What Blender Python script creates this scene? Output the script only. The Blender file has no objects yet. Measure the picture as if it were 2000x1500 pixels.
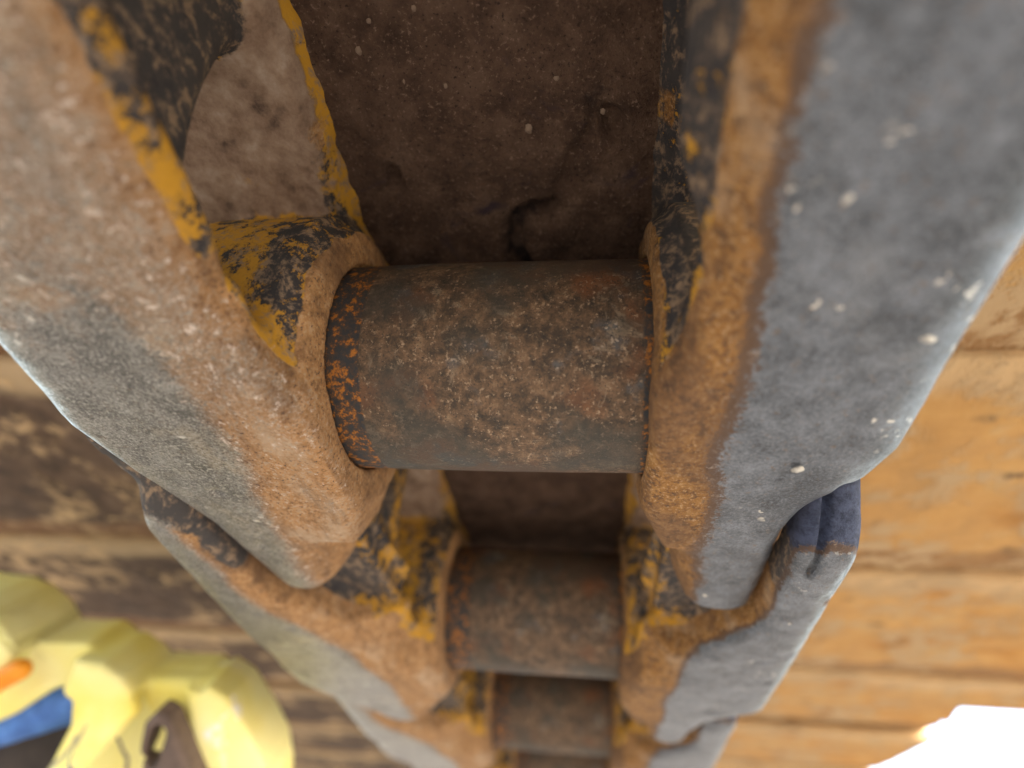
import bpy, math, random
import numpy as np
from mathutils import Matrix, Vector

S = bpy.context.scene
COL = S.collection
MM = 0.001
PITCH = 198.0

# ------------------------------------------------------------------ camera
FPX, W0 = 1145.0, 2000.0
_c = np.array([.0995, .675, .731]); _c /= np.linalg.norm(_c)
_u = np.array([1, 0, -_c[0] / _c[2]]); _u /= np.linalg.norm(_u)
_n = np.cross(_u, _c)
RCW = np.array([_u, _c, _n])                       # camera axes (x right, y down, z forward) -> world
CAM = -RCW @ (np.array([-39 / FPX, -33 / FPX, 1]) * .189)
cam_d = bpy.data.cameras.new('camera'); cam = bpy.data.objects.new('camera', cam_d); COL.objects.link(cam)
rx, up, bk = RCW @ np.array([1, 0, 0]), RCW @ np.array([0, -1, 0]), RCW @ np.array([0, 0, -1])
M = Matrix.Identity(4)
for i in range(3):
    M[i][0], M[i][1], M[i][2], M[i][3] = rx[i], up[i], bk[i], CAM[i]
cam.matrix_world = M
cam_d.sensor_width = 36.0
cam_d.lens = 36.0 * FPX / W0
cam_d.clip_start, cam_d.clip_end = .005, 3000
cam_d.dof.use_dof = True
cam_d.dof.focus_distance = .166
cam_d.dof.aperture_fstop = 4.6
S.camera = cam

# ------------------------------------------------------------------ daylight
SUN_DIR = Vector((.74, -.42, .50)).normalized()   # towards the sun
elev = math.asin(SUN_DIR.z); rot = math.atan2(SUN_DIR.x, SUN_DIR.y)
world = bpy.data.worlds.new('World'); S.world = world; world.use_nodes = True
wn = world.node_tree.nodes; wl = world.node_tree.links
sky = wn.new('ShaderNodeTexSky'); sky.sky_type = 'NISHITA'; sky.sun_disc = False
sky.sun_elevation = elev; sky.sun_rotation = rot; sky.dust_density = 2.0
wl.new(sky.outputs[0], wn['Background'].inputs[0]); wn['Background'].inputs[1].default_value = .15
sun_d = bpy.data.lights.new('sun', 'SUN'); sun_d.energy = 4.0; sun_d.angle = math.radians(.5); sun_d.color = (1, .96, .90)
sun = bpy.data.objects.new('sun', sun_d); COL.objects.link(sun)
sun.rotation_euler = (-SUN_DIR).to_track_quat('-Z', 'Y').to_euler()
S.view_settings.view_transform = 'Standard'; S.view_settings.look = 'None'
S.view_settings.exposure = 3.15; S.view_settings.gamma = 1.0
S.view_settings.use_curve_mapping = False

# ------------------------------------------------------------------ helpers
def tag(o, label=None, cat=None, group=None, kind=None):
    if label: o['label'] = label
    if cat: o['category'] = cat
    if group: o['group'] = group
    if kind: o['kind'] = kind
    return o

def link_obj(name, me, mat, parent=None):
    o = bpy.data.objects.new(name, me); COL.objects.link(o)
    if mat: 
        me.materials.clear(); me.materials.append(mat)
    if parent: o.parent = parent
    return o

def make_mesh(name, V, F, attrs=None, smooth=True):
    me = bpy.data.meshes.new(name)
    V = np.asarray(V, np.float32); F = np.asarray(F, np.int32)
    n, m = len(V), len(F); q = F.shape[1]
    me.vertices.add(n); me.vertices.foreach_set('co', V.ravel())
    me.loops.add(m * q); me.loops.foreach_set('vertex_index', F.ravel())
    me.polygons.add(m); me.polygons.foreach_set('loop_start', np.arange(m, dtype=np.int32) * q)
    me.polygons.foreach_set('loop_total', np.full(m, q, np.int32))
    me.update(calc_edges=True); me.validate()
    if smooth: me.polygons.foreach_set('use_smooth', np.ones(len(me.polygons), bool))
    for k, a in (attrs or {}).items():
        at = me.attributes.new(k, 'FLOAT', 'POINT'); at.data.foreach_set('value', np.asarray(a, np.float32))
    me.update()
    return me

_rng = np.random.RandomState(5)
_LAT = _rng.rand(32, 32, 32).astype(np.float32)
def vnoise(x, y, z):
    xi, yi, zi = np.floor(x).astype(int), np.floor(y).astype(int), np.floor(z).astype(int)
    fx, fy, fz = x - xi, y - yi, z - zi
    fx, fy, fz = [f * f * (3 - 2 * f) for f in (fx, fy, fz)]
    def L(a, b, c): return _LAT[(xi + a) & 31, (yi + b) & 31, (zi + c) & 31]
    r = 0
    for a in (0, 1):
        for b in (0, 1):
            for c in (0, 1):
                r = r + L(a, b, c) * (fx if a else 1 - fx) * (fy if b else 1 - fy) * (fz if c else 1 - fz)
    return r * 2 - 1
def fbm(x, y, z, size, octv=3, off=0.0):
    r, amp, f = 0, 1.0, 1.0 / size
    for _ in range(octv):
        r = r + amp * vnoise(x * f + 7.3 + off, y * f + 3.1 + off * 2, z * f + 11.7 - off); amp *= .5; f *= 2.03
    return r
def smin(a, b, k):
    h = np.maximum(k - np.abs(a - b), 0) / k
    return np.minimum(a, b) - h * h * k * .25
def smax(a, b, k): return -smin(-a, -b, k)
def sst(a, b, x):
    t = np.clip((x - a) / (b - a), 0, 1); return t * t * (3 - 2 * t)

def surface_nets(fn, lo, hi, h):
    """mesh of the zero set of fn(x,y,z); lo, hi, h in mm"""
    ax = [np.arange(l, u_ + h, h, dtype=np.float32) for l, u_ in zip(lo, hi)]
    X, Y, Z = np.meshgrid(*ax, indexing='ij')
    D = fn(X, Y, Z).astype(np.float32)
    neg = D < 0
    nx, ny, nz = D.shape
    cnt = np.zeros((nx - 1, ny - 1, nz - 1), np.int8)
    sl = lambda o, n: slice(o, n - 1 + o)
    for a in (0, 1):
        for b in (0, 1):
            for c in (0, 1):
                cnt += neg[sl(a, nx), sl(b, ny), sl(c, nz)]
    act = (cnt > 0) & (cnt < 8)
    I, J, K = np.nonzero(act)
    idx = np.full(act.shape, -1, np.int32); idx[I, J, K] = np.arange(len(I))
    acc = np.zeros((len(I), 3)); num = np.zeros(len(I))
    cor = [(a, b, c) for a in (0, 1) for b in (0, 1) for c in (0, 1)]
    for p in cor:
        for axis in range(3):
            if p[axis]: continue
            q = list(p); q[axis] = 1
            d0 = D[I + p[0], J + p[1], K + p[2]]; d1 = D[I + q[0], J + q[1], K + q[2]]
            m = (d0 < 0) != (d1 < 0)
            t = np.where(m, d0 / np.where(d0 - d1 == 0, 1, d0 - d1), 0)
            pt = np.stack([np.full(len(I), float(v)) for v in p], 1); pt[:, axis] += t
            acc += pt * m[:, None]; num += m
    V = (np.stack([I, J, K], 1) + acc / num[:, None]) * h + np.array(lo)
    Fs = []
    for axis in range(3):
        o = [(axis + 1) % 3, (axis + 2) % 3]
        s0 = [slice(None)] * 3; s1 = [slice(None)] * 3
        s0[axis] = slice(0, -1); s1[axis] = slice(1, None)
        a, b = neg[tuple(s0)], neg[tuple(s1)]
        E = np.argwhere(a != b)
        sh = np.array(act.shape)
        ok = (E[:, o[0]] > 0) & (E[:, o[1]] > 0) & (E[:, o[0]] < sh[o[0]]) & (E[:, o[1]] < sh[o[1]])
        E = E[ok]; inside = a[tuple(E.T)]
        def g(d0, d1):
            e = E.copy(); e[:, o[0]] -= d0; e[:, o[1]] -= d1; return idx[tuple(e.T)]
        Q = np.stack([g(1, 1), g(0, 1), g(0, 0), g(1, 0)], 1)
        Q[~inside] = Q[~inside][:, ::-1]
        Fs.append(Q)
    F = np.concatenate(Fs); F = F[(F >= 0).all(1)]
    return V, F

# ------------------------------------------------------------------ node helpers
class NT:
    def __init__(s, name):
        s.m = bpy.data.materials.new(name); s.m.use_nodes = True
        s.t = s.m.node_tree; s.n = s.t.nodes; s.b = s.n['Principled BSDF']
        s.co = s.n.new('ShaderNodeTexCoord').outputs['Object']
    def put(s, sock, v):
        if hasattr(v, 'is_output') or hasattr(v, 'links'): s.t.links.new(v, sock)
        elif isinstance(v, (tuple, list)) and len(v) == 3 and sock.type == 'RGBA': sock.default_value = (*v, 1)
        else: sock.default_value = v
    def vec(s, sc=(1, 1, 1), loc=(0, 0, 0), rot=(0, 0, 0), src=None):
        m = s.n.new('ShaderNodeMapping'); s.put(m.inputs[0], src or s.co)
        m.inputs['Scale'].default_value = sc; m.inputs['Location'].default_value = loc; m.inputs['Rotation'].default_value = rot
        return m.outputs[0]
    def noise(s, scale, det=4, rough=.55, dist=0, vec=None):
        n = s.n.new('ShaderNodeTexNoise'); s.put(n.inputs['Vector'], vec or s.co)
        n.inputs['Scale'].default_value = scale; n.inputs['Detail'].default_value = det
        n.inputs['Roughness'].default_value = rough; n.inputs['Distortion'].default_value = dist
        return n.outputs[0]
    def voro(s, scale, vec=None, feat='F1', rnd=1):
        n = s.n.new('ShaderNodeTexVoronoi'); n.feature = feat; s.put(n.inputs['Vector'], vec or s.co)
        n.inputs['Scale'].default_value = scale; n.inputs['Randomness'].default_value = rnd
        return n.outputs['Distance'], (n.outputs['Color'] if feat == 'F1' else None)
    def ramp(s, v, stops):
        r = s.n.new('ShaderNodeValToRGB'); s.put(r.inputs[0], v); e = r.color_ramp.elements
        while len(e) < len(stops): e.new(.5)
        for el, (p, c) in zip(e, stops): el.position = p; el.color = (*c, 1) if len(c) == 3 else c
        return r.outputs[0]
    def math(s, op, a, b=0.0, clamp=False):
        n = s.n.new('ShaderNodeMath'); n.operation = op; n.use_clamp = clamp
        s.put(n.inputs[0], a); s.put(n.inputs[1], b); return n.outputs[0]
    def step(s, v, a, b):
        n = s.n.new('ShaderNodeMapRange'); n.interpolation_type = 'SMOOTHSTEP'
        s.put(n.inputs[0], v); n.inputs[1].default_value = a; n.inputs[2].default_value = b
        return n.outputs[0]
    def mix(s, f, a, b, mode='MIX'):
        n = s.n.new('ShaderNodeMix'); n.data_type = 'RGBA'; n.blend_type = mode
        s.put(n.inputs[0], f); s.put(n.inputs[6], a); s.put(n.inputs[7], b); return n.outputs[2]
    def attr(s, k):
        n = s.n.new('ShaderNodeAttribute'); n.attribute_name = k; return n.outputs['Fac']
    def bump(s, hgt, dist, strength=1.0, nrm=None):
        n = s.n.new('ShaderNodeBump'); s.put(n.inputs['Height'], hgt)
        n.inputs['Distance'].default_value = dist; n.inputs['Strength'].default_value = strength
        if nrm: s.put(n.inputs['Normal'], nrm)
        return n.outputs[0]
    def out(s, col, rough=.8, metal=0.0, nrm=None, spec=.4):
        s.put(s.b.inputs['Base Color'], col); s.put(s.b.inputs['Roughness'], rough); s.put(s.b.inputs['Metallic'], metal)
        s.b.inputs['Specular IOR Level'].default_value = spec
        if nrm: s.put(s.b.inputs['Normal'], nrm)
        return s.m

# ------------------------------------------------------------------ materials
def mat_link(name, steel_tint=(.30, .30, .30), rust_dark=0.0, warm=(.46, .38, .27), grain=1.0):
    k = NT(name)
    big = k.noise(45, 4, .6); mid = k.noise(260, 9, .72); fine = k.noise(900, 5, .7); gr = k.noise(2200, 2, .6)
    rust = k.ramp(mid, [(.28, (.16, .085, .045)), (.42, (.285, .150, .060)), (.56, (.42, .230, .095)), (.72, (.50, .36, .225))])
    if rust_dark: rust = k.mix(rust_dark, rust, k.ramp(mid, [(.35, (.05, .03, .02)), (.5, (.24, .11, .022)), (.68, (.34, .19, .06))]))
    rust = k.mix(k.step(fine, .52, .66), rust, (.44, .30, .17)); rust = k.mix(k.step(fine, .46, .34), rust, (.07, .05, .045))
    lowv = k.noise(38, 6, .62, .3, k.vec((1, .55, 1)))
    rust = k.mix(k.math('MULTIPLY', k.step(lowv, .50, .36), .75), rust, k.ramp(mid, [(.35, (.075, .042, .026)), (.65, (.21, .115, .055))]))
    rust = k.mix(k.math('MULTIPLY', k.step(lowv, .54, .68), .65), rust, k.ramp(mid, [(.35, (.34, .24, .15)), (.6, (.50, .39, .28))]))
    stk = k.noise(170, 6, .7, 0, k.vec((1, .12, .8))); rust = k.mix(k.math('MULTIPLY', k.step(stk, .52, .66), .45), rust, (.12, .065, .035))
    # paint: yellow chipped to black, dust caught in streaks
    wv = k.vec((1, 1, .85), rot=(.3, .5, .2))
    chip = k.math('ADD', k.noise(125, 12, .78, .1, wv), k.math('MULTIPLY', k.attr('black'), .22))
    paint = k.ramp(chip, [(.46, (.54, .28, .022)), (.52, (.38, .20, .025)), (.535, (.030, .030, .036)), (.72, (.055, .050, .050))])
    dust = k.noise(240, 9, .78, .35, k.vec((1, .8, 1), rot=(.2, 0, .7)))
    paint = k.mix(k.step(dust, .49, .62), paint, (.27, .19, .125))
    mud = k.ramp(k.noise(120, 8, .65), [(.3, (.09, .058, .042)), (.45, (.27, .18, .125)), (.58, (.37, .265, .19)), (.72, (.48, .38, .30))])
    # worn running surface
    st = k.ramp(k.noise(120, 8, .7), [(.3, tuple(.42 * v for v in steel_tint)), (.52, steel_tint), (.70, tuple(1.5 * v for v in steel_tint))])
    st = k.mix(k.step(k.noise(500, 6, .75), .56, .68), st, (.17, .13, .10)); st = k.mix(k.math('MULTIPLY', k.step(k.noise(38, 5, .6), .50, .66), .6), st, tuple(.45 * v for v in steel_tint))
    st = k.mix(k.math('MULTIPLY', k.step(k.noise(28, 4, .6), .56, .7), .5), st, warm)
    g2 = k.noise(1300, 4, .75); st = k.mix(k.math('MULTIPLY', k.step(g2, .50, .64), grain), st, tuple(1.9 * v for v in steel_tint)); st = k.mix(k.math('MULTIPLY', k.step(g2, .47, .36), grain), st, tuple(.35 * v for v in steel_tint))
    dv = k.n.new('ShaderNodeVectorMath'); dv.operation = 'ADD'; k.put(dv.inputs[0], k.co)
    nz = k.n.new('ShaderNodeTexNoise'); nz.inputs['Scale'].default_value = 500; k.put(nz.inputs['Vector'], k.co)
    sc_ = k.n.new('ShaderNodeVectorMath'); sc_.operation = 'SCALE'; sc_.inputs['Scale'].default_value = .004; k.put(sc_.inputs[0], nz.outputs['Color'])
    k.put(dv.inputs[1], sc_.outputs[0])
    d, c = k.voro(300, dv.outputs[0]); sp = k.math('MULTIPLY', k.step(d, .30, .18), k.step(k.noise(65, 4), .57, .68))
    st = k.mix(sp, st, (.62, .60, .56))
    d2, _ = k.voro(110, dv.outputs[0]); st = k.mix(k.math('MULTIPLY', k.step(d2, .16, .08), k.step(k.noise(30, 2), .56, .64)), st, (.60, .58, .53))
    wear = k.step(k.math('ADD', k.attr('wear'), k.math('ADD', k.math('MULTIPLY', k.math('SUBTRACT', mid, .5), .6), k.math('MULTIPLY', k.math('SUBTRACT', fine, .5), .9))), .22, .78)
    pm = k.step(k.math('ADD', k.attr('paint'), k.math('MULTIPLY', k.math('SUBTRACT', k.noise(110, 6, .65), .5), 1.1)), .42, .58)
    mm = k.step(k.math('ADD', k.attr('mud'), k.math('MULTIPLY', k.math('SUBTRACT', k.noise(70, 7, .65), .5), 1.2)), .42, .60)
    blue = k.attr('blue')
    col = k.mix(pm, rust, paint); col = k.mix(mm, col, mud); col = k.mix(wear, col, st)
    bl = k.mix(k.step(k.math('ADD', mid, k.math('MULTIPLY', fine, .4)), .5, .85), (.012, .019, .042), (.050, .066, .125))
    col = k.mix(k.step(k.math('ADD', blue, k.math('MULTIPLY', k.math('SUBTRACT', fine, .5), 1.5)), .35, .65), col, bl)
    tr = k.math('MULTIPLY', k.math('MULTIPLY', wear, k.math('SUBTRACT', 1.0, wear)), 4.0)
    col = k.mix(k.math('MULTIPLY', tr, k.step(k.noise(420, 6, .75), .55, .64)), col, (.60, .52, .46))
    if rust_dark: col = k.mix(k.math('MULTIPLY', k.step(k.math('MULTIPLY', tr, k.math('ADD', .4, lowv)), .25, .7), .8), col, (.10, .058, .036))
    # pale burnished/dusty edge flecks
    edge = k.step(k.math('ADD', k.attr('rim'), k.math('MULTIPLY', k.math('SUBTRACT', fine, .5), 1.6)), .55, .8)
    col = k.mix(edge, col, (.62, .56, .50))
    h = k.math('ADD', k.math('MULTIPLY', fine, .6), k.math('MULTIPLY', gr, .35))
    n1 = k.bump(h, .0005, .6)
    n2 = k.bump(k.math('ADD', k.math('MULTIPLY', mid, .5), k.math('ADD', k.math('MULTIPLY', k.math('MULTIPLY', dust, pm), 2.2), k.math('MULTIPLY', k.math('MULTIPLY', k.noise(170, 9, .8), mm), 6.0))),   .0008, .4, n1)
    rough = k.math('SUBTRACT', .86, k.math('MULTIPLY', wear, k.math('ADD', .40, k.math('MULTIPLY', k.step(mid, .75, .25), .16))))
    return k.out(col, rough, k.math('MULTIPLY', wear, .75), n2)

def mat_bushing(name):
    k = NT(name)
    mid = k.noise(230, 9, .74, .3); fine = k.noise(700, 6, .75); big = k.noise(38, 3, .5)
    col = k.ramp(mid, [(.30, (.018, .019, .019)), (.46, (.078, .052, .034)), (.58, (.17, .105, .062)), (.74, (.28, .195, .12))])
    col = k.mix(k.math('MULTIPLY', k.step(big, .50, .64), .8), col, (.20, .075, .028))
    col = k.mix(k.step(k.noise(60, 4), .56, .68), col, (.085, .095, .105))
    scr = k.noise(260, 8, .72, 1.2, k.vec((1, .5, .5), rot=(0, 0, .5)))
    col = k.mix(k.math('MULTIPLY', k.step(k.noise(95, 9, .75, .8), .56, .63), .75), col, (.24, .185, .13))
    col = k.mix(k.math('MULTIPLY', k.step(scr, .60, .66), k.step(k.noise(30, 3), .45, .58)), col, (.38, .28, .19))
    col = k.mix(k.step(k.noise(1500, 3, .7), .56, .66), col, (.04, .032, .028))
    col = k.mix(k.step(fine, .56, .66), col, (.38, .275, .185))
    dv = k.n.new('ShaderNodeVectorMath'); dv.operation = 'ADD'; k.put(dv.inputs[0], k.co)
    nz = k.n.new('ShaderNodeTexNoise'); nz.inputs['Scale'].default_value = 450; k.put(nz.inputs['Vector'], k.co)
    sc_ = k.n.new('ShaderNodeVectorMath'); sc_.operation = 'SCALE'; sc_.inputs['Scale'].default_value = .006; k.put(sc_.inputs[0], nz.outputs['Color'])
    k.put(dv.inputs[1], sc_.outputs[0])
    d, c = k.voro(420, dv.outputs[0]); sp = k.math('MULTIPLY', k.step(d, .30, .20), k.step(k.noise(60, 4), .54, .68))
    col = k.mix(sp, col, (.44, .36, .29))
    col = k.mix(k.math('MULTIPLY', k.step(k.noise(24, 4), .46, .58), .72), col, (.045, .045, .040))
    # rust band at the ends
    e = k.attr('endband')
    er = k.math('MULTIPLY', k.step(k.math('ADD', e, k.math('MULTIPLY', k.math('SUBTRACT', mid, .5), 1.0)), .4, .6), 1.0)
    band = k.ramp(k.noise(420, 5, .7), [(.40, (.03, .036, .044)), (.52, (.07, .045, .032)), (.62, (.40, .15, .02))])
    col = k.mix(er, col, band)
    h = k.math('ADD', fine, k.math('ADD', k.math('MULTIPLY', scr, .6), k.math('MULTIPLY', sp, .4)))
    n1 = k.bump(h, .0005, .7)
    return k.out(col, .62, .1, n1)

def mat_shoe(name):
    k = NT(name)
    w = k.vec((.85, 1, 1))
    mid = k.noise(32, 8, .65, .3, w); fine = k.noise(420, 6, .7); big = k.noise(9, 4, .6, 0, w)
    col = k.ramp(mid, [(.28, (.24, .125, .042)), (.44, (.46, .215, .046)), (.58, (.58, .30, .075)), (.72, (.60, .40, .17)) ])
    dirt_shade = k.ramp(k.noise(60, 7, .6), [(.3, (.036, .022, .015)), (.5, (.082, .05, .031)), (.7, (.15, .10, .065))])
    col = k.mix(k.math('MULTIPLY', k.step(k.noise(7, 5, .6, .4), .48, .62), .55), col, (.56, .35, .14))
    f = k.step(k.math('ADD', k.attr('dirt_shade'), k.math('MULTIPLY', k.math('SUBTRACT', big, .5), 1.0)), .35, .65)
    col = k.mix(f, col, dirt_shade)
    bn = k.math('ADD', k.attr('band'), k.math('MULTIPLY', k.math('SUBTRACT', mid, .5), 1.2))
    col = k.mix(k.math('MULTIPLY', k.step(bn, .3, .9), .6), col, (.62, .46, .27)); col = k.mix(k.math('MULTIPLY', k.step(bn, -.3, -.9), .7), col, (.22, .11, .045))
    d, _ = k.voro(30, k.vec((.7, 1.3, 1)))
    cl = k.noise(34, 8, .72, .2); col = k.mix(k.math('MULTIPLY', k.step(cl, .40, .30), .8), col, (.13, .075, .035))
    col = k.mix(k.math('MULTIPLY', k.math('MULTIPLY', k.step(d, .24, .06), k.step(k.noise(12, 2), .50, .6)), k.step(k.noise(90, 5, .7), .40, .62)), col, (.10, .065, .04))
    pale = k.math('MAXIMUM', k.step(k.noise(26, 7, .7, .5), .60, .70), k.math('MULTIPLY', k.step(k.noise(11, 7, .7, .3), .5, .6), k.step(k.noise(60, 5, .7), .40, .55)))
    col = k.mix(pale, col, (.50, .35, .19))
    n1 = k.bump(fine, .001, .6); n2 = k.bump(k.math('ADD', mid, pale), .003, .5, n1)
    return k.out(col, .85, 0, n2)

def mat_mud(name):
    k = NT(name)
    col = k.ramp(k.noise(90, 8, .68), [(.3, (.045, .027, .02)), (.5, (.095, .058, .041)), (.72, (.16, .105, .075))])
    fine = k.noise(800, 4, .7)
    col = k.mix(k.step(fine, .56, .70), col, (.21, .145, .11)); col = k.mix(k.step(fine, .42, .32), col, (.035, .022, .018))
    col = k.mix(k.step(k.noise(40, 6, .6, .6), .60, .72), col, (.05, .035, .045))
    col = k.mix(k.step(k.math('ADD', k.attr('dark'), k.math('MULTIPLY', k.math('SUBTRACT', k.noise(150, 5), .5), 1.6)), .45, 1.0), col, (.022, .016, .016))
    n1 = k.bump(k.math('ADD', fine, k.math('MULTIPLY', k.noise(260, 6, .7), 1.5)), .0012, .9)
    return k.out(col, .95, 0, n1, .2)

def mat_simple(name, c1, c2, scale, rough=.6, metal=0, bump=.0006, spec=.4, c3=None):
    k = NT(name); n = k.noise(scale, 7, .65)
    stops = [(.33, c1), (.62, c2)] + ([(.72, c3)] if c3 else [])
    col = k.ramp(n, stops)
    return k.out(col, rough, metal, k.bump(k.math('ADD', n, k.noise(scale * 6, 4, .6)), bump, .6), spec)

M_L1 = mat_link('left_link_steel', (.215, .21, .195))
M_R1 = mat_link('right_link_steel', (.135, .152, .18), .85, (.24, .26, .29), .5)
M_BUSH = mat_bushing('pitted_bushing_steel')
M_SHOE = mat_shoe('rusty_shoe_plate')
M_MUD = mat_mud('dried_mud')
M_PEB = mat_simple('pebble_stone', (.12, .08, .06), (.26, .19, .14), 200, .9)

# ------------------------------------------------------------------ the setting
def ground():
    k = NT('pale_soil')
    col = k.ramp(k.noise(3, 6, .6), [(.3, (.10, .085, .068)), (.7, (.17, .145, .115))])
    m = k.out(col, .95, 0, k.bump(k.noise(30, 6), .02, .5), .1)
    n = 24; g = np.sign(np.linspace(-1, 1, n)) * np.abs(np.linspace(-1, 1, n)) ** 3 * 1200
    X, Y = np.meshgrid(g, g, indexing='ij')
    V = np.stack([X.ravel(), Y.ravel(), np.full(n * n, -.85) + .0 * X.ravel()], 1)
    i = np.arange(n * n).reshape(n, n)
    F = np.stack([i[:-1, :-1], i[1:, :-1], i[1:, 1:], i[:-1, 1:]], -1).reshape(-1, 4)
    tag(link_obj('ground', make_mesh('ground', V, F), m), kind='structure')
ground()

# ------------------------------------------------------------------ track links
def link_fields(P, s, w, z):
    T = P['T']; t = z + T
    win = np.interp(s, *P['win']); tin = np.interp(s, *P['tin']); tout = np.interp(s, *P['tout'])
    return t, win, tin, tout

def link_sdf(P):
    wn_ = P.get('wnoise', .3)
    def f(s, w, z):
        t, win, tin, tout = link_fields(P, s, w, z)
        bev = 1 - np.clip(t / P['bev'], 0, 1)
        wlo = win + (tin - win) * bev
        nw = np.interp(s, *P['notch'])
        nb = sst(P['nd'] + 3, P['nd'] - 3, t)
        wlo = np.maximum(wlo, wlo + (nw - wlo) * nb)
        # running rail
        r = smax(smax(wlo - w, w - (tout - .10 * t), 8), -t + np.where(w > .5 * (tin + tout), P.get('crown', .0012), .0012) * (w - .5 * (tin + tout)) ** 2, P.get('ek', 12))
        r = smax(r, t - P['rd'], 6)
        send = P['send'] - .28 * t - .45 * np.maximum(70 - w, 0)
        r = smax(r, s - send, 10)
        r = smax(r, (P['sstart'] - 1.25 * t - s) * .65, 8)
        # web and windows
        wsd = np.full(np.shape(s + w + z), 1e3)
        web = np.maximum(np.abs(w - 75) - 16.5, np.maximum(-25 - z, z - 46))
        web = np.maximum(web, np.maximum(-212 - s, s - 30))
        for (cs, cz, rs, rz, tilt) in P['windows']:
            g = 1 + .12 * ((w - 80) / 30) ** 2
            a = (s - cs) * math.cos(tilt) + (z - cz) * math.sin(tilt); b = -(s - cs) * math.sin(tilt) + (z - cz) * math.cos(tilt)
            win_sd = (np.sqrt((a / rs) ** 2 + (b / rz) ** 2 + 1e-6) - g) * min(rs, rz)
            web = smax(web, -win_sd, 9)
            wsd = np.minimum(wsd, win_sd)
            r = smax(r, -win_sd, 4)
        # bosses
        rr = np.sqrt(s * s + z * z)
        fc = P['face']
        b1 = np.maximum(np.maximum(rr - P['r1'], fc + P.get('cone', 1.5) + .40 * np.maximum(rr - 45, 0) - w), w - 84)
        core = np.maximum(np.maximum(rr - 48.5, fc + 1.5 + .8 * np.maximum(rr - 42, 0) - w), w - 84)
        b1 = smin(smax(b1, -wsd, 4), core, 10)
        col = np.maximum(np.maximum(rr - 44, fc + .12 * np.maximum(rr - 34, 0) - w), w - 62)
        r2 = np.sqrt((s + 198) ** 2 + (z - 6) ** 2)
        nb0, nb1 = P['nb']
        b2 = np.maximum(np.maximum(r2 - P.get('r2', 40), nb0 - w), w - nb1)
        gro = np.maximum(np.abs(w - (nb0 + .45 * (nb1 - nb0))) - 1.4, 37.5 - r2)
        b2 = np.maximum(b2, -gro)
        # shoe-side strap
        st = np.maximum(np.maximum(P['strap'] + .55 * (53 - z) - w, w - 100), np.maximum(37 - z, z - 53.2))
        st = np.maximum(st, np.maximum(-226 - s, s - 40))
        d = smin(r, web, 6); d = smin(d, b1, 9); d = smin(d, st, 7)
        d = smin(d, col, 3.0); d = smin(d, b2, 8)
        d = np.maximum(d, z - 53.2)
        d = smax(d, -t + 1.5, 5)
        # counterbore round the bushing end
        cb = np.maximum(rr - 33.6, w - fc - 1.8)
        d = np.maximum(d, -cb)
        # forging scale, dents, dust lumps
        muddy = sst(28, 42, z) * sst(100, 60, w)
        d = d + (.35 + 3.5 * muddy) * fbm(s, w, z, 16, 3, P.get('seed', 0)) * wn_ + (.07 + .25 * muddy) * fbm(s, w, z, 4.5, 2, 3.0)
        pits = vnoise(s / 9.0 + P.get('seed', 0), w / 9.0, z / 9.0)
        d = d + .7 * sst(.70, .9, pits)
        if P.get('blue'): d = np.maximum(d, np.minimum(1.0 - np.abs(w - 99 + .03 * (s + 160)), np.minimum(d + 2.5, -148 - s)))
        return d
    return f

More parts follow.
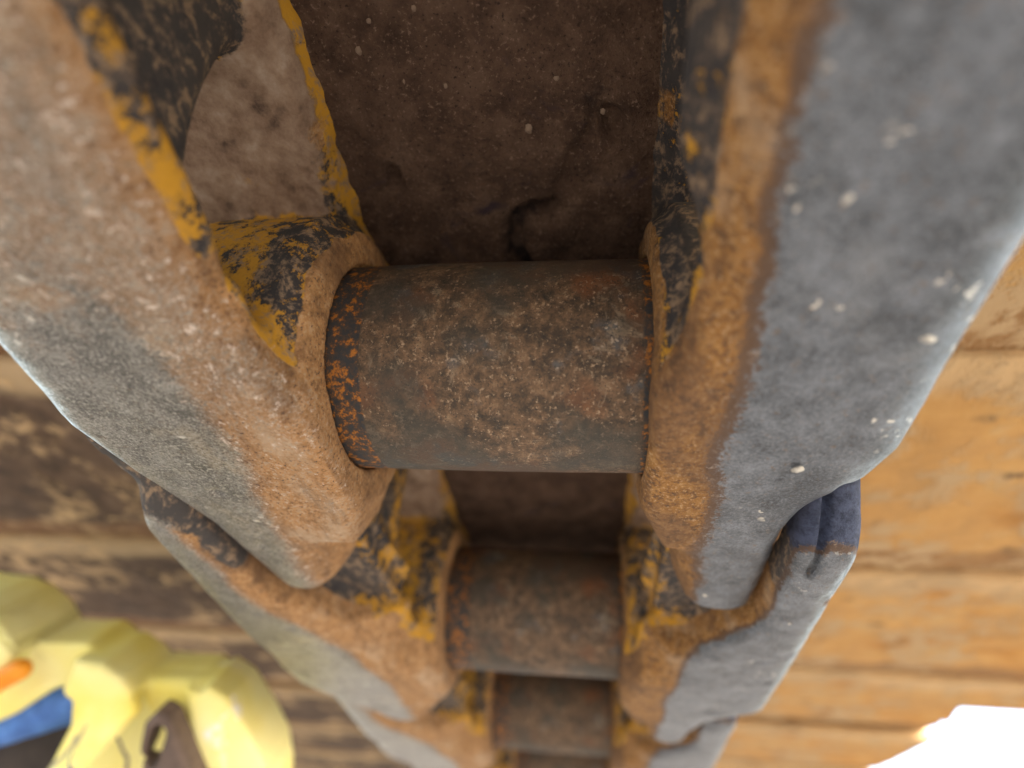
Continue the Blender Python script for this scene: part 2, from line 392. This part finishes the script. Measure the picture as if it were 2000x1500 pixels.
def link_attrs(P, V):
    s, w, z = V.T
    t, win, tin, tout = link_fields(P, s, w, z)
    n1 = fbm(s, w, z, 22, 3, 5.0); n2 = fbm(s, w, z, 9, 3, 8.0)
    crown = np.where(w > .5 * (tin + tout), P.get('crown', .0012), .0012) * (w - .5 * (tin + tout)) ** 2
    soft_ = P.get('softw', 10)
    wear = sst(9.5, 2.5, t - crown + 2.0 * n2) * sst(tin - .4 * soft_, tin + .6 * soft_, w + 2 * n1)
    if P.get('soft'): wear = np.maximum(wear * (1 - .45 * sst(-25, -85, s)), P['soft'] * sst(22, 3, t) * (.55 + .45 * sst(0, -60, s)))
    wear = np.maximum(wear, .75 * sst(P['outw'][0], P['outw'][1], w + 3 * n1) * sst(20, 5, t))
    wear = wear * (1 - .8 * sst(-5, 15, s) * sst(tout - 5, tout - 2.5, w + 1.5 * n1))
    rec = w - win
    rr = np.sqrt(s * s + z * z)
    wsd = np.full(s.shape, 1e3)
    for (cs, cz, rs, rz, tilt) in P['windows']:
        a = (s - cs) * math.cos(tilt) + (z - cz) * math.sin(tilt); b = -(s - cs) * math.sin(tilt) + (z - cz) * math.cos(tilt)
        wsd = np.minimum(wsd, (np.sqrt((a / rs) ** 2 + (b / rz) ** 2) - 1) * min(rs, rz))
    paint = sst(8, 4, wsd + 1.5 * n1) * sst(38, 34, z) * sst(8, 11, t)
    paint = np.maximum(paint, sst(4, 7, rec) * sst(16, 20, t)) * np.maximum(sst(43, 46, rr + 1.5 * n1), sst(-4, 4, s) * sst(8, 12, rec))
    rr = np.sqrt(s * s + z * z)
    lump = sst(-62, -50, s) * sst(42.5, 45.5, rr + 2 * n1) * sst(0, -6, wsd)
    paint = np.maximum(paint, lump)
    strapedge = sst(P['strap'] + 11, P['strap'] + 4, w + 2 * n1) * sst(36, 42, z)
    paint = np.maximum(paint, strapedge * (.55 + .5 * n1))
    nd = sst(9, 15, t) * sst(-60, -72, s) * sst(-2, 4, np.maximum(np.interp(s, *P['notch']), 70 * (s < -60)) - w)
    paint = np.maximum(paint, nd)
    pe = sst(-126, -138, s) * sst(2, 5, t)
    paint = np.maximum(paint, .8 * pe)
    mud = P.get('mudk', 1.0) * sst(30, 40, z) * sst(P['strap'] + 1, P['strap'] + 12, w + 6 * n1) * sst(25, -10, s)
    black = sst(-66, -84, s) * sst(4, 14, rec) * sst(40, 30, z) * .9 + .3 * lump + .3 * nd + .5 * pe + P.get('blk', 0) * paint - (.55 - P.get('blk', 0)) * strapedge - .3 * sst(2.5, 6, wsd + n1) * sst(-110, -95, s) - .35 * sst(-70, -50, s) * sst(6, 12, rec)
    blue = P.get('blue', 0) * sst(-150, -165, s + .9 * t * 0) * sst(80, 86, w) * sst(2, 9, t)
    rim = P.get('rimw', .5) * (sst(4, 0, np.abs(w - tin - 1)) * sst(7, 1, t) * .8 + sst(4, 0, np.abs(w - tout + 1.5)) * sst(9, 2, t) * .5)
    return dict(wear=wear, paint=paint, mud=mud, black=np.clip(black, -1, 1), blue=blue, rim=rim)

def build_link(P, side, h):
    f = link_sdf(P)
    smin_ = P.get('smin', -252)
    V, F = surface_nets(f, (smin_, 35, -P['T'] - 5), (92, 150, 57), h)
    at = link_attrs(P, V)
    X = np.stack([side * V[:, 1], V[:, 0], V[:, 2]], 1) * MM
    if side > 0: F = F[:, ::-1]
    return make_mesh('link', X, F, at)

WIN = [(-41, 35, 45, 60, 0), (-157, 35, 42, 54, 0)]
BASE = dict(bev=24, nd=20, rd=21, r1=60, face=41.0, strap=44.0, windows=WIN)
P_L1 = dict(BASE, soft=.54, softw=26, T=45, seed=0.0, face=41.0, send=89, sstart=-163, nb=(92, 120), outw=(100, 112),
            win=([-250, -140, -118, -95, -60, -30, 0, 60, 90], [62, 50, 43, 45, 47, 47, 46.0, 52, 60]),
            tin=([-250, -135, -118, -100, -45, 0, 45, 90], [95, 74, 56, 56, 59, 64, 70, 76]),
            tout=([-250, -60, -20, 2, 32, 60, 90], [120, 110, 114, 108, 98, 94, 90]),
            notch=([-250, -150, -118, 90], [94, 92, 40, 40]))
P_R1 = dict(BASE, blk=.5, rd=30, mudk=.35, softw=18, crown=.009, ek=16, T=40.5, seed=4.0, send=101, sstart=-163, nb=(88, 118), outw=(140, 150), edgewear=1, strap=47.0, face=47.6,
            win=([-250, -135, -118, -60, 0, 60, 90], [66, 52, 47.5, 49, 51, 54, 62]),
            tin=([-250, -125, -100, -60, 0, 60, 90], [92, 63, 58.5, 60, 63.5, 65, 67]),
            tout=([-250, -60, -6, 6, 20, 32, 60, 90], [118, 113, 114, 110, 97, 91, 94, 94]),
            notch=([-250, -150, -122, 90], [90, 88, 40, 40]))
P_L2 = dict(BASE, face=44.5, nd=30, rd=36, softw=16, cone=8.0, T=48, seed=9.0, send=82, sstart=-166, nb=(95, 122), outw=(150, 160),
            win=([-250, -120, -60, 0, 60, 90], [80, 58, 49, 48, 52, 60]),
            tin=([-250, -150, -110, -75, -50, -20, 0, 45, 90], [108, 107, 103, 92, 82, 74, 73, 74, 78]),
            tout=([-250, -170, -120, -40, 10, 40, 60, 90], [120, 121, 126, 134, 134, 118, 104, 96]),
            notch=([-250, -120, -112, -72, -60, 90], [98, 98, 97, 76, 40, 40]))
P_R2 = dict(BASE, nd=30, rd=36, T=47, seed=13.0, send=92, sstart=-160, nb=(88, 108), r2=30, outw=(140, 150), strap=47.0, face=47.5, blue=1.0,
            win=([-250, -120, -60, 0, 60, 90], [78, 56, 51, 52, 55, 60]),
            tin=([-250, -110, -66, -20, 0, 60, 90], [90, 88, 70, 68, 68, 68, 70]),
            tout=([-250, -170, -120, -40, 6, 30, 60, 90], [111, 112, 114, 118, 119, 96, 90, 88]),
            notch=([-250, -104, -66, -54, 90], [93, 92.5, 71, 40, 40]))
me_L1 = build_link(P_L1, -1, 1.0); me_R1 = build_link(P_R1, 1, 1.1)
me_L2 = build_link(P_L2, -1, 1.6); me_R2 = build_link(P_R2, 1, 1.6)
me_L3 = build_link(P_L2, -1, 3.0); me_R3 = build_link(P_R2, 1, 3.0)

# ------------------------------------------------------------------ bushing: a turned tube between the links
def bushing_mesh(seed, na=220, nl=180):
    L = 60.0
    xs = np.linspace(-L, L, nl); ang = np.linspace(0, 2 * math.pi, na, endpoint=False)
    X, A = np.meshgrid(xs, ang, indexing='ij')
    r = 33.0 - .5 * sst(50, 60, np.abs(X)) ** 2 + .10 * np.cos(X / 18)
    y, z = r * np.cos(A), r * np.sin(A)
    n = .09 * fbm(X, y, z, 7, 3, seed) + .07 * fbm(X, y, z, 26, 2, seed + 2)
    band = sst(28, 34, np.abs(X + 2 - 0 + 2 * n)) * (X < 0)
    n = n + band * -.15 * (1 + vnoise(X / 2.2, y / 2.2, z / 2.2))
    r = r + n
    y, z = r * np.cos(A), r * np.sin(A)
    V = np.stack([X.ravel(), y.ravel(), z.ravel()], 1) * MM
    i = np.arange(nl * na).reshape(nl, na); j = np.roll(i, -1, 1)
    F = np.stack([i[:-1], i[1:], j[1:], j[:-1]], -1).reshape(-1, 4)[:, ::-1]
    e = np.where(X < 0, sst(-29, -34, X), .7 * sst(42.5, 47, X))
    return make_mesh('bushing', V, F, dict(endband=e.ravel()))
me_B = [bushing_mesh(0.0), bushing_mesh(4.0, 120, 90)]

# ------------------------------------------------------------------ shoe plates
def shoe_mesh(seed, ul=-505, ur=470, trim=None, bend=None, nu=260):
    prof = [(-141, 66), (-146, 64), (-146.6, 57.5), (-146, 55.2), (-144.5, 54.2)]
    prof += [(s_, 54.0) for s_ in np.linspace(-140, 8, 34)]
    prof += [(14, 54.3), (22, 55.0), (32, 56.0), (42, 57.6), (52, 59.2), (66, 61), (64, 67), (30, 65), (0, 64), (-60, 64), (-120, 65)]
    prof = np.array(prof); m = len(prof)
    uu = np.linspace(ul, ur, nu)
    U, I = np.meshgrid(uu, np.arange(m), indexing='ij')
    Sx = prof[I, 0].copy(); Z = prof[I, 1].copy()
    if trim: 
        lim = np.interp(Sx, *trim)
        U = np.minimum(U, lim)
    low = Z < 64
    nz = 1.3 * fbm(U, Sx, Z, 60, 3, seed) + .6 * fbm(U, Sx, Z, 12, 3, seed + 3)
    Z = Z + np.where(low, nz, 0); Sx = Sx + np.where(np.abs(Sx + 145) < 3, .8 * fbm(U, Sx, Z, 18, 2, seed), 0)
    if bend: Z = Z + np.where(low, bend[1] * sst(bend[0] - 3, bend[0] + 3, Sx), 0)
    V = np.stack([U.ravel(), Sx.ravel(), Z.ravel()], 1) * MM
    i = np.arange(nu * m).reshape(nu, m); j = np.roll(i, -1, 1)
    F = np.stack([i[:-1], i[1:], j[1:], j[:-1]], -1).reshape(-1, 4)
    # end caps
    V = np.concatenate([V, V[i[0]].mean(0)[None], V[i[-1]].mean(0)[None]])
    cL, cR = nu * m, nu * m + 1
    caps = [[cL, i[0][q], i[0][(q + 1) % m], i[0][(q + 1) % m]] for q in range(0)]
    d = np.where(U < 0, 1.0, 0) * .9 + sst(120, 60, np.abs(U)) * .8  # left half: shade painted in as darker colour; middle: real mud coverage
    band = np.concatenate([(sst(-105, -140, Sx) - 1.0 * sst(6, 30, Sx)).ravel(), [0, 0]])
    dirt_shade = np.concatenate([np.clip(d, 0, 1).ravel(), [1, 0]])
    me = make_mesh('shoe_plate', V, F, dict(dirt_shade=dirt_shade, band=band))
    return me

def mud_mesh(seed, crescent=False, h=1.3):
    us = np.arange(-52, 53, h); ss = np.arange(-145, 50, h)
    U, Sx = np.meshgrid(us, ss, indexing='ij')
    z0 = np.interp(Sx, [-146, 8, 52], [46.5, 46.5, 51])
    hgt = 1.2 + 1.4 * fbm(U, Sx, 0 * U, 30, 3, seed) + .7 * fbm(U, Sx, 0 * U, 6, 3, seed + 1) + .35 * fbm(U, Sx, 0 * U, 2.2, 2, seed)
    if crescent:
        dx, dy = U - 17, Sx + 16
        r = np.hypot(dx, dy) + 2.6 * fbm(U, Sx, 0 * U, 9, 3, 3); a = np.degrees(np.arctan2(dy, dx)) % 360
        ring = sst(4.5, 1.5, np.abs(r - 13)) * (sst(80, 110, a) * sst(300, 265, a))
        hgt = hgt - 4.5 * ring + 2.2 * sst(12, 5, r)
        # slot near the upper edge of the picture, cracks
        hgt = hgt - 6 * sst(9, 7.5, np.abs(U + 1)) * sst(3, 1.6, np.abs(Sx + 96))
        hgt = hgt - 5 * sst(3.5, 1.5, np.hypot((U + 33) * 1.0, (Sx + 42) * .6)) - 5 * sst(5, 2, np.hypot((U - 38), (Sx + 67) * .7 - .2 * U))
        crack = np.abs((U - 22) + .45 * (Sx + 40) + 3 * fbm(U, Sx, 0 * U, 12, 2, 9))
        hgt = hgt - 2.2 * sst(2.2, .6, crack) * sst(-66, -56, Sx) * sst(-18, -30, Sx)
    dark = .8 * ring if crescent else 0 * U  # shade of trench, slot and holes painted into the mud, plus black blotches
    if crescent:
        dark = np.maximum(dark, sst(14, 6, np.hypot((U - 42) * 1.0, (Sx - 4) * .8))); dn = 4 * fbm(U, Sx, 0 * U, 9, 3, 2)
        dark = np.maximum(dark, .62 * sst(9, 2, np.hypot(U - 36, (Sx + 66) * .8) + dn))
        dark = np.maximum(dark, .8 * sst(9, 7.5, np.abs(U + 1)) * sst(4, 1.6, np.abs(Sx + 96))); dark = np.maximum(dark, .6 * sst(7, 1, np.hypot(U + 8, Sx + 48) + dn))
    V = np.stack([U.ravel(), Sx.ravel(), (z0 - hgt).ravel()], 1) * MM
    n, m = U.shape; i = np.arange(n * m).reshape(n, m)
    F = np.stack([i[:-1, :-1], i[:-1, 1:], i[1:, 1:], i[1:, :-1]], -1).reshape(-1, 4)
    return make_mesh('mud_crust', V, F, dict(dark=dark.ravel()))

def pebble_mesh(rnd, r):
    import bmesh
    bm = bmesh.new(); bmesh.ops.create_icosphere(bm, subdivisions=2, radius=1)
    sc = Vector((rnd.uniform(.6, 1.1), rnd.uniform(.8, 1.4), rnd.uniform(.35, .55)))
    for v in bm.verts:
        v.co = Vector((v.co.x * sc.x, v.co.y * sc.y, v.co.z * sc.z)) * r * rnd.uniform(.74, 1.12)
    me = bpy.data.meshes.new('pebble'); bm.to_mesh(me); bm.free(); return me

LABELS = {
    -2: 'track chain section farthest behind the viewpoint, above and out of the photo',
    -1: 'track chain section just before the nearest big blurred links at the top',
    0: 'nearest track section with big worn rails and the sharp pitted bushing across the middle',
    1: 'second track section below the sharp bushing, with darker blurred bushing and blue-black link end',
    2: 'third track section, small and blurred between the grey rails at the bottom edge',
    3: 'fourth track section whose shoe plate reaches the white patch of sky at bottom right',
    4: 'fifth track section, only its far shoe plate edge showing past the grey rails',
    5: 'sixth track section far down the chain beyond the bottom edge',
    6: 'seventh track section beyond the bottom edge, before the last one',
    7: 'eighth and farthest track section beyond the bottom edge of the photo'}
rnd = random.Random(3)
me_shoe = [shoe_mesh(0.0), shoe_mesh(3.0)]
me_shoe4 = shoe_mesh(14.0, ul=-760, ur=404)
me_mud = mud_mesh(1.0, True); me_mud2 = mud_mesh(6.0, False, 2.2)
M_CHIP = mat_simple('pale_stone_chip', (.30, .29, .27), (.58, .57, .54), 300, .9)
CHIPS = [(83.5, -3.5, 1.5), (72.6, -79.6, .9), (96.6, -48.5, 1.3)]
for k in range(-2, 8):
    t = bpy.data.objects.new('track_section', None); COL.objects.link(t); t.location = (0, k * PITCH * MM, 0)
    t.empty_display_size = .05
    tag(t, LABELS[k], 'track section', 'rusty steel track chain sections')
    ml, mr = (me_L1, me_R1) if k == 0 else (me_L2, me_R2) if k == 1 else (me_L3, me_R3)
    a = link_obj('link', ml, M_L1, t); b = link_obj('link', mr, M_R1, t)
    if k >= 0:
        a['label'] = 'left rail link, rust orange with a dull worn edge'; b['label'] = 'right rail link with smooth grey worn running face'
    if k == 0:
        for (pu, ps, r) in CHIPS:
            p = link_obj('stone_chip', pebble_mesh(rnd, r * MM), M_CHIP, b); p.location = (pu * MM, ps * MM, -40.0 * MM)
            p.rotation_euler = (0, 0, rnd.uniform(0, 3))
    link_obj('bushing', me_B[0] if k == 0 else me_B[1], M_BUSH, t)
    if k == 3: sm = shoe_mesh(11.0, ul=-620, trim=([-150, -80, -73, 60, 70], [470, 468, 378, 402, 404]), bend=(-20, 5))
    elif k >= 4: sm = me_shoe4
    else: sm = me_shoe[k % 2]
    sh = link_obj('shoe_plate', sm, M_SHOE, t)
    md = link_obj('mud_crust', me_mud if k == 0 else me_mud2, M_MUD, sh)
    if k == 0:
        for (pu, ps, r) in [(-33, -81, 1.3), (16, -96, .7), (-22, -72, .6),
                            (-10, -70, .8), (22, -70, .9), (-28, -88, .8), (13, -56, 1.2), (28, -90, .8), (-15, -90, .7), (35, -60, .8)]:
            p = link_obj('pebble', pebble_mesh(rnd, r * MM), M_PEB, sh); p.location = (pu * MM, ps * MM, 45.4 * MM)

# ------------------------------------------------------------------ yellow cast bracket of the carrier roller, lower left
PXM = .307                                   # mm per photo pixel at the bracket's distance
def q(px, py): return ((px - 250) * PXM, -(py - 1350) * PXM)
def poly_sd(pts, X, Y):
    P_ = np.array(pts, float); n = len(P_); d = np.full(X.shape, 1e9); sgn = np.ones(X.shape)
    for i in range(n):
        a, b = P_[i], P_[i - 1]; ex, ey = b - a
        wx, wy = X - a[0], Y - a[1]
        tt = np.clip((wx * ex + wy * ey) / (ex * ex + ey * ey), 0, 1)
        d = np.minimum(d, (wx - ex * tt) ** 2 + (wy - ey * tt) ** 2)
        c1, c2, c3 = Y >= a[1], Y < b[1], ex * wy > ey * wx
        flip = (c1 & c2 & c3) | (~c1 & ~c2 & ~c3)
        sgn = np.where(flip, -sgn, sgn)
    return sgn * np.sqrt(d)
def capsule(X, Y, Z, a, b, r):
    a, b = np.array(a, float), np.array(b, float); e = b - a
    h = np.clip(((X - a[0]) * e[0] + (Y - a[1]) * e[1] + (Z - a[2]) * e[2]) / (e @ e), 0, 1)
    return np.sqrt((X - a[0] - e[0] * h) ** 2 + (Y - a[1] - e[1] * h) ** 2 + (Z - a[2] - e[2] * h) ** 2) - r

def bracket_sdf(X, Y, Z):
    slab = lambda pts, z0, z1, k=5: smax(poly_sd([q(*p) for p in pts], X, Y), np.abs(Z - .5 * (z0 + z1)) - .5 * (z1 - z0), k)
    flange1 = slab([(-120, 1110), (0, 1125), (52, 1150), (82, 1182), (100, 1216), (-40, 1440), (-140, 1440)], -26, 30, 5)
    barrel = slab([(90, 1212), (198, 1213), (226, 1232), (210, 1300), (60, 1420), (-60, 1460), (-60, 1400)], -12, 26, 3)
    flange2 = slab([(205, 1226), (256, 1234), (292, 1260), (314, 1290), (250, 1390), (130, 1520), (20, 1620), (-80, 1620), (160, 1330)], -25, 22, 4)
    back = slab([(300, 1284), (406, 1289), (480, 1340), (480, 1640), (-60, 1640), (150, 1440)], 4, 30, 6)
    rib = capsule(X, Y, Z, (*q(305, 1320), -22), (*q(70, 1570), -30), 6.0)
    drum = slab([(396, 1296), (424, 1303), (440, 1290), (478, 1316), (520, 1382), (548, 1440), (558, 1500), (552, 1640), (440, 1640), (420, 1440)], -16, 26, 4)
    drum2 = slab([(470, 1470), (556, 1456), (566, 1640), (440, 1640)], -22, 20, 3)
    top = slab([(300, 1284), (440, 1292), (470, 1360), (330, 1380), (300, 1330)], -10, 24, 8)
    d = smin(flange1, barrel, 1.5); d = smin(d, flange2, 1.5); d = smin(d, back, 3)
    d = smin(d, rib, 3); d = smin(d, drum, 2.5); d = smin(d, drum2, 1); d = smin(d, top, 3)
    hole = smax(poly_sd([q(*p) for p in [(-160, 1460), (60, 1352), (128, 1308), (176, 1292), (197, 1306), (194, 1350), (160, 1420), (92, 1520), (0, 1640), (-160, 1640)]], X, Y), -Z - 60, 4)
    d = smax(d, -hole, 6)
    g1 = np.abs(X * .78 + Y * .62 - (q(96, 1214)[0] * .78 + q(96, 1214)[1] * .62)) - .9      # casting seams
    d = np.maximum(d, np.minimum(-g1, np.minimum(d + 1.6, -X + q(120, 0)[0])))
    return d + .25 * fbm(X, Y, Z, 20, 2, 3.0)
def mat_yellow():
    k = NT('yellow_enamel')
    n = k.noise(30, 6, .65); v = k.noise(14, 3)
    col = k.ramp(v, [(.35, (.82, .72, .17)), (.6, (.88, .85, .42))])
    col = k.mix(k.step(k.noise(24, 8, .6, .8), .62, .70), col, (.86, .87, .84))
    xyz = k.n.new('ShaderNodeSeparateXYZ'); k.put(xyz.inputs[0], k.co)
    wob = k.math('MULTIPLY', k.math('SUBTRACT', k.noise(60, 5, .6), .5), .016)
    ln = k.math('ADD', k.math('ADD', xyz.outputs[0], k.math('MULTIPLY', xyz.outputs[1], .42)), wob)
    c1 = k.math('MULTIPLY', k.step(k.math('ABSOLUTE', k.math('ADD', ln, .019)), .0017, .0007), k.step(xyz.outputs[1], -.010, -.016))
    ln2 = k.math('ADD', k.math('SUBTRACT', xyz.outputs[0], k.math('MULTIPLY', xyz.outputs[1], .8)), wob)
    c2 = k.math('MULTIPLY', k.step(k.math('ABSOLUTE', k.math('ADD', ln2, .006)), .0022, .0008), k.step(xyz.outputs[1], .004, -.002))
    crack = k.math('MAXIMUM', c1, k.math('MULTIPLY', c2, .7))
    col = k.mix(crack, col, (.16, .15, .20))
    return k.out(col, .7, 0, k.bump(n, .0006, .3), .2)
def bracket():
    A = CAM + RCW @ (np.array([(228 - 1000) / FPX, (1388 - 750) / FPX, 1.0]) * .352)
    t = bpy.data.objects.new('roller_bracket', None); COL.objects.link(t)
    m = Matrix.Identity(4)
    for i in range(3): m[i][0], m[i][1], m[i][2], m[i][3] = rx[i], up[i], bk[i], A[i]
    t.matrix_world = m; t.empty_display_size = .05
    tag(t, 'bright yellow scalloped cast bracket with a blue hose, at the bottom left', 'bracket')
    fl = lambda V: np.stack([V[:, 0], V[:, 1], -V[:, 2] - 8], 1) * MM
    V, F = surface_nets(bracket_sdf, (-124, -86, -40), (104, 80, 36), 1.2)
    link_obj('casting', make_mesh('casting', fl(V), F[:, ::-1]), mat_yellow(), t)
    # blue hose with an end ferrule in the opening
    f = lambda X, Y, Z: smin(capsule(X, Y, Z, (*q(-120, 1420), 2), (*q(150, 1345), 10), 15.5), capsule(X, Y, Z, (*q(120, 1350), 9), (*q(168, 1330), 12), 12.5), 3) + .3 * fbm(X, Y, Z, 14, 2)
    V, F = surface_nets(f, (-135, -50, -20), (-5, 30, 36), 1.5)
    link_obj('hose', make_mesh('hose', fl(V), F[:, ::-1]), mat_simple('blue_rubber', (.03, .09, .36), (.08, .22, .68), 70, .6, c3=(.20, .38, .75)), t)
    # dark plate added deep inside the opening, its colour standing for the cavity's shade
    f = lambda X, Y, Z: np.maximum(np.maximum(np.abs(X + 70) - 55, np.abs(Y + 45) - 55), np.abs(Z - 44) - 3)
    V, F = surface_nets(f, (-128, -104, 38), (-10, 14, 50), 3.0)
    link_obj('cavity_shade_plate', make_mesh('cavity_shade_plate', fl(V), F[:, ::-1]), mat_simple('cavity_shade', (.02, .017, .016), (.05, .038, .034), 40, .7), t)
    # rusty lug with a slotted hole
    def lug(X, Y, Z):
        body = smax(poly_sd([q(*p) for p in [(338, 1380), (346, 1336), (370, 1312), (394, 1326), (420, 1390), (446, 1450), (462, 1640), (352, 1640), (344, 1440)]], X, Y), np.abs(Z + 22) - 9, 5)
        hole = capsule(X, Y, 0 * Z, (*q(358, 1402), 0), (*q(374, 1352), 0), 4.6)
        return smax(body, -hole, 1.5)
    V, F = surface_nets(lug, (20, -86, -36), (74, 20, -8), 1.2)
    link_obj('lug', make_mesh('lug', fl(V), F[:, ::-1]), mat_simple('rusty_brown_steel', (.075, .055, .05), (.15, .11, .10), 60, .8), t)
    f = lambda X, Y, Z: capsule(X, Y, Z, (*q(62, 1266), -30), (*q(112, 1240), -27), 6.0)
    V, F = surface_nets(f, (-70, 12, -44), (-20, 52, -14), 1.2)
    link_obj('grease_fitting', make_mesh('grease_fitting', fl(V), F[:, ::-1]), mat_simple('orange_paint', (.75, .24, .01), (.85, .36, .03), 60, .5), t)
bracket()
